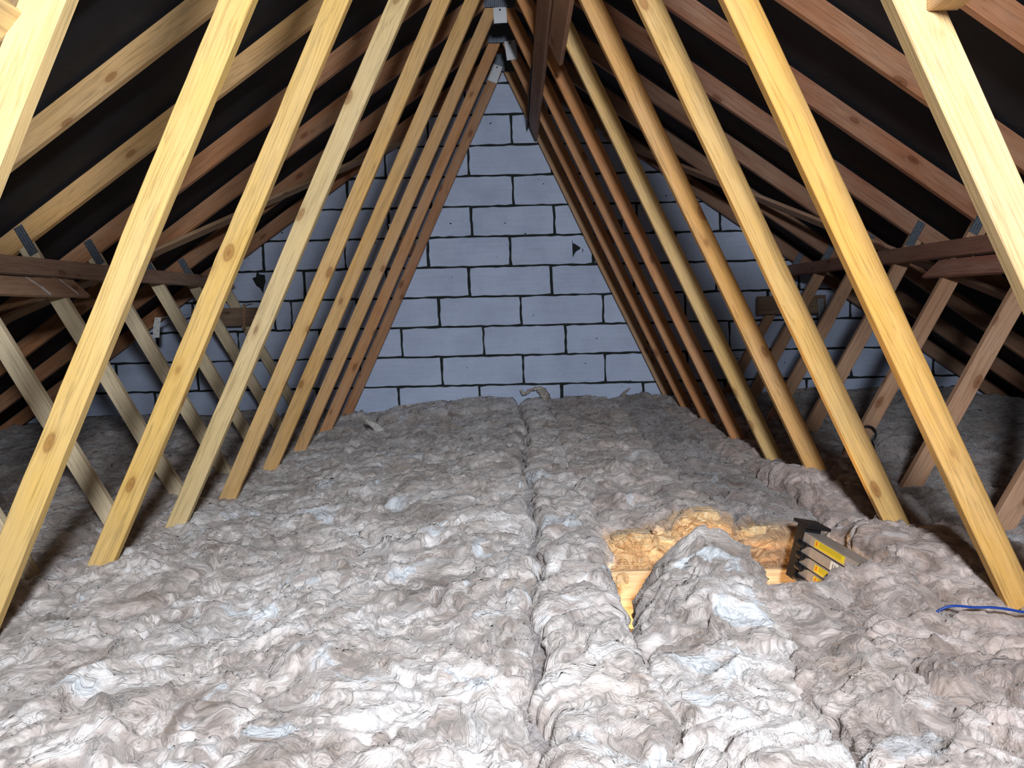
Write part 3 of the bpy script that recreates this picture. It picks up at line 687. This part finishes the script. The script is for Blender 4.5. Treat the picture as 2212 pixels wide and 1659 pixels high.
# amber lumps on top of the cut wool
def lump(c, r, label, seed, col=(1, 1, 1), inner=1.0, flat=1.0):
    bm = bmesh.new(); bmesh.ops.create_icosphere(bm, subdivisions=6, radius=1)
    V = np.array([v.co[:] for v in bm.verts]); Fc = [tuple(v.index for v in f.verts) for f in bm.faces]; bm.free()
    a = np.arctan2(V[:, 1], V[:, 0]); el = V[:, 2]
    wz = V[:, 2] + 0.25 * fbm(V[:, 0] * 1.5 + seed, V[:, 1] * 1.5, 2, seed)
    h = 1 + 0.16 * fbm(V[:, 0] * 2 + seed, V[:, 2] * 2 + V[:, 1], 3, seed) + 0.13 * fbm(V[:, 0] * 1.6, wz * 11, 3, seed + 3) + .05 * fbm(V[:, 0] * 9 + V[:, 1] * 5, V[:, 2] * 16, 2, seed + 5)
    V = np.sign(V) * np.abs(V) ** (0.5 if r[0] > .05 else 0.9); V = V / np.maximum(1, np.abs(V).max())
    V = V * h[:, None] * np.array(r) + np.array(c)
    o = mkobj('torn_wool_piece', V, Fc, WOOL, smooth=True, color=col)
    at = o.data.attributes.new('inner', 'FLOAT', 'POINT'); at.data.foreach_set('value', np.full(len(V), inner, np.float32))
    return tag(o, label, 'torn wool')
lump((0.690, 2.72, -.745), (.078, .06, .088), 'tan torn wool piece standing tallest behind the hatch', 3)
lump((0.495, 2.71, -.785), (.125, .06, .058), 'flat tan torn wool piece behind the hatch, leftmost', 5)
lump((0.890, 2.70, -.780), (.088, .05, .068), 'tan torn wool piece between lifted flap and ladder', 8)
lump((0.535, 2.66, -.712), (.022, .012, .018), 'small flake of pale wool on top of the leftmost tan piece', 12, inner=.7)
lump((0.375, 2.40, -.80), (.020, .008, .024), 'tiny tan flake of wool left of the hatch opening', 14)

# hatch lining
T = empty('hatch_frame', ((HX0 + HX1) / 2, (HY0 + HY1) / 2, -1.135)); tag(T, 'pale timber hatch lining seen low between wool and lifted flap', 'loft hatch')
PALE = (0.80, 0.60, 0.36)
for a, b, w in (((HX0, HY1 - .012), (HX1, HY1 - .012), 'x'), ((HX0, HY0 + .012), (HX1, HY0 + .012), 'x'), ((HX0 + .012, HY0), (HX0 + .012, HY1), 'y'), ((HX1 - .012, HY0), (HX1 - .012, HY1), 'y')):
    zc = -1.0 if w == 'x' and a[1] > 2.4 else -1.02; hh = 0.30 if zc == -1.0 else 0.2
    plank('lining_board', (a[0], a[1], zc), (b[0], b[1], zc), hh, 0.022, (0, 0, 1), parent=T, color=PALE)

# ------------------------------------------------------------------ telescopic loft ladder
T = empty('loft_ladder', (0.985, 2.44, -0.80)); tag(T, 'collapsed loft ladder with black end caps and yellow warning labels in the hatch', 'ladder')
def lad(name, V, Fc, mat, Mx=Matrix.Identity(4)):
    o = mkobj(name, V, Fc, mat, T, Mx); return o
# stile runs down and slightly towards -x; rungs run towards the camera
S0 = Vector((0.962, 2.45, -0.662)); S1 = Vector((0.945, 2.44, -0.80))
R = Vector((0.014, -0.25, -0.040)).normalized(); D = (S1 - S0).normalized(); N = R.cross(D).normalized()
if N.x > 0: N = -N
def fr(o_, a, b, c):  # local box axes: R (along rung), D (down stile), N (out of face)
    return Matrix(((R[0], D[0], N[0], o_[0]), (R[1], D[1], N[1], o_[1]), (R[2], D[2], N[2], o_[2]), (0, 0, 0, 1)))
def lbox(name, org, r0, r1, d0, d1, n0, n1, mat):
    V, Fc = boxm(r0, r1, d0, d1, n0, n1); o = lad(name, V, Fc, mat, fr(org, 0, 0, 0)); fix_normals(o)
    bv = o.modifiers.new('b', 'BEVEL'); bv.width = 0.0015; bv.segments = 2; return o
lbox('stile', S0, -0.035, 0.010, -0.010, 0.165, -0.055, 0.004, BLACKP)
pitch_ = 0.036
for i in range(4):
    org = S0 + D * (0.006 + pitch_ * i)
    rg = lbox('rung', org, 0.0, 0.34, 0, 0.030, -0.07, 0.002, ALU)
    lbox('end_collar', org + D * 0.031, -0.014, 0.045, -0.001, 0.006, -0.075, 0.010, BLACKP)
    V, Fc = tube([(-0.002, 0.040, 0.006), (0.012, 0.040, 0.008), (0.03, 0.040, 0.008)], 0.0105, 10)
    lad('latch_knob', V, Fc, BLACKP, fr(org, 0, 0, 0))
    def sub(name, r0, r1, d0, d1, mat, lift=0.0030):
        V, Fc = boxm(r0, r1, d0, d1, 0.0018, lift); o = mkobj(name, V, Fc, mat, rg); o.matrix_basis = Matrix.Identity(4); fix_normals(o); return o
    if i in (0, 2, 3):
        a = 0.075 if i == 0 else 0.085
        sub('warning_label', a, a + 0.155, 0.004, 0.026, YELLOW); sub('label_mark', a + 0.006, a + 0.016, 0.008, 0.021, ORANGE, 0.0034)
        for q in range(3): sub('label_line', a + 0.024, a + 0.140, 0.008 + 0.005 * q, 0.0096 + 0.005 * q, mat_plain('label_print', (0.45, 0.33, 0.03), .6) if q == 0 and i == 0 else bpy.data.materials['label_print'], 0.0034)
    if i == 1:
        for a in (0.165, 0.215):
            sub('white_label', a, a + 0.036, 0.002, 0.028, WHITEP)
            for q in range(2): sub('label_line', a + 0.012 + q * .01, a + 0.015 + q * .01, 0.008, 0.022, INK, 0.0034)
lbox('top_cap', S0, -0.06, 0.03, -0.02, -0.010, -0.075, 0.006, BLACKP)

# ------------------------------------------------------------------ cables
def cable(name, pts, r, mat, label, cat='cable', closed=False, n=10):
    V, Fc = tube(smooth_path(pts, n), r, 8); o = mkobj(name, V, Fc, mat, smooth=True); return tag(o, label, cat)
cable('blue_cable', [(1.03, 1.865, -.745), (1.087, 1.851, -.699), (1.15, 1.842, -.698), (1.209, 1.832, -.698), (1.34, 1.81, -.72)], 0.0032, BLUE, 'thin straight blue cable lying on the wool at the right')
T = empty('cable_clamp', (1.70, 3.70, -0.78)); tag(T, 'black looped cable and clip strapped to right outer web above the wool', 'cable clip')
zc = -0.545; xc = (oo(zc) + oi_(zc)) / 2
loop = [(xc + 0.036 * math.cos(a), 3.715 - 0.012 - 0.008 * math.cos(a), zc + 0.038 * math.sin(a)) for a in np.linspace(0, 2 * math.pi, 20, endpoint=False)]
V, Fc = tube(loop, 0.0055, 8, True); mkobj('loop', V, Fc, BLACKP, T, smooth=True)
V, Fc = tube(smooth_path([(xc + .01, 3.69, zc - .035), (1.735, 3.67, -.62), (1.69, 3.66, -.69), (1.63, 3.65, -.745), (1.60, 3.64, -.79)]), 0.010, 8); mkobj('thick_cable', V, Fc, BLACKP, T, smooth=True)
V, Fc = tube(smooth_path([(1.70, 3.66, -.69), (1.64, 3.65, -.715), (1.60, 3.66, -.72), (1.57, 3.65, -.76)]), 0.006, 8); mkobj('wire', V, Fc, BLACKP, T, smooth=True)
V, Fc = tube(smooth_path([(1.60, 3.64, -.75), (1.65, 3.62, -.77), (1.69, 3.63, -.80)]), 0.009, 8); mkobj('wire', V, Fc, BLACKP, T, smooth=True)
V, Fc = tube([(1.625, 3.68, -.66), (1.60, 3.66, -.74)], 0.006, 8); mkobj('metal_rod', V, Fc, STEEL, T, smooth=True)
cable('black_cable', [(1.50, 3.62, -.73), (1.42, 3.60, -.705), (1.40, 3.58, -.735), (1.46, 3.57, -.765), (1.56, 3.60, -.77)], 0.006, BLACKP, 'black cable loop on dark wool left of the cable clip')
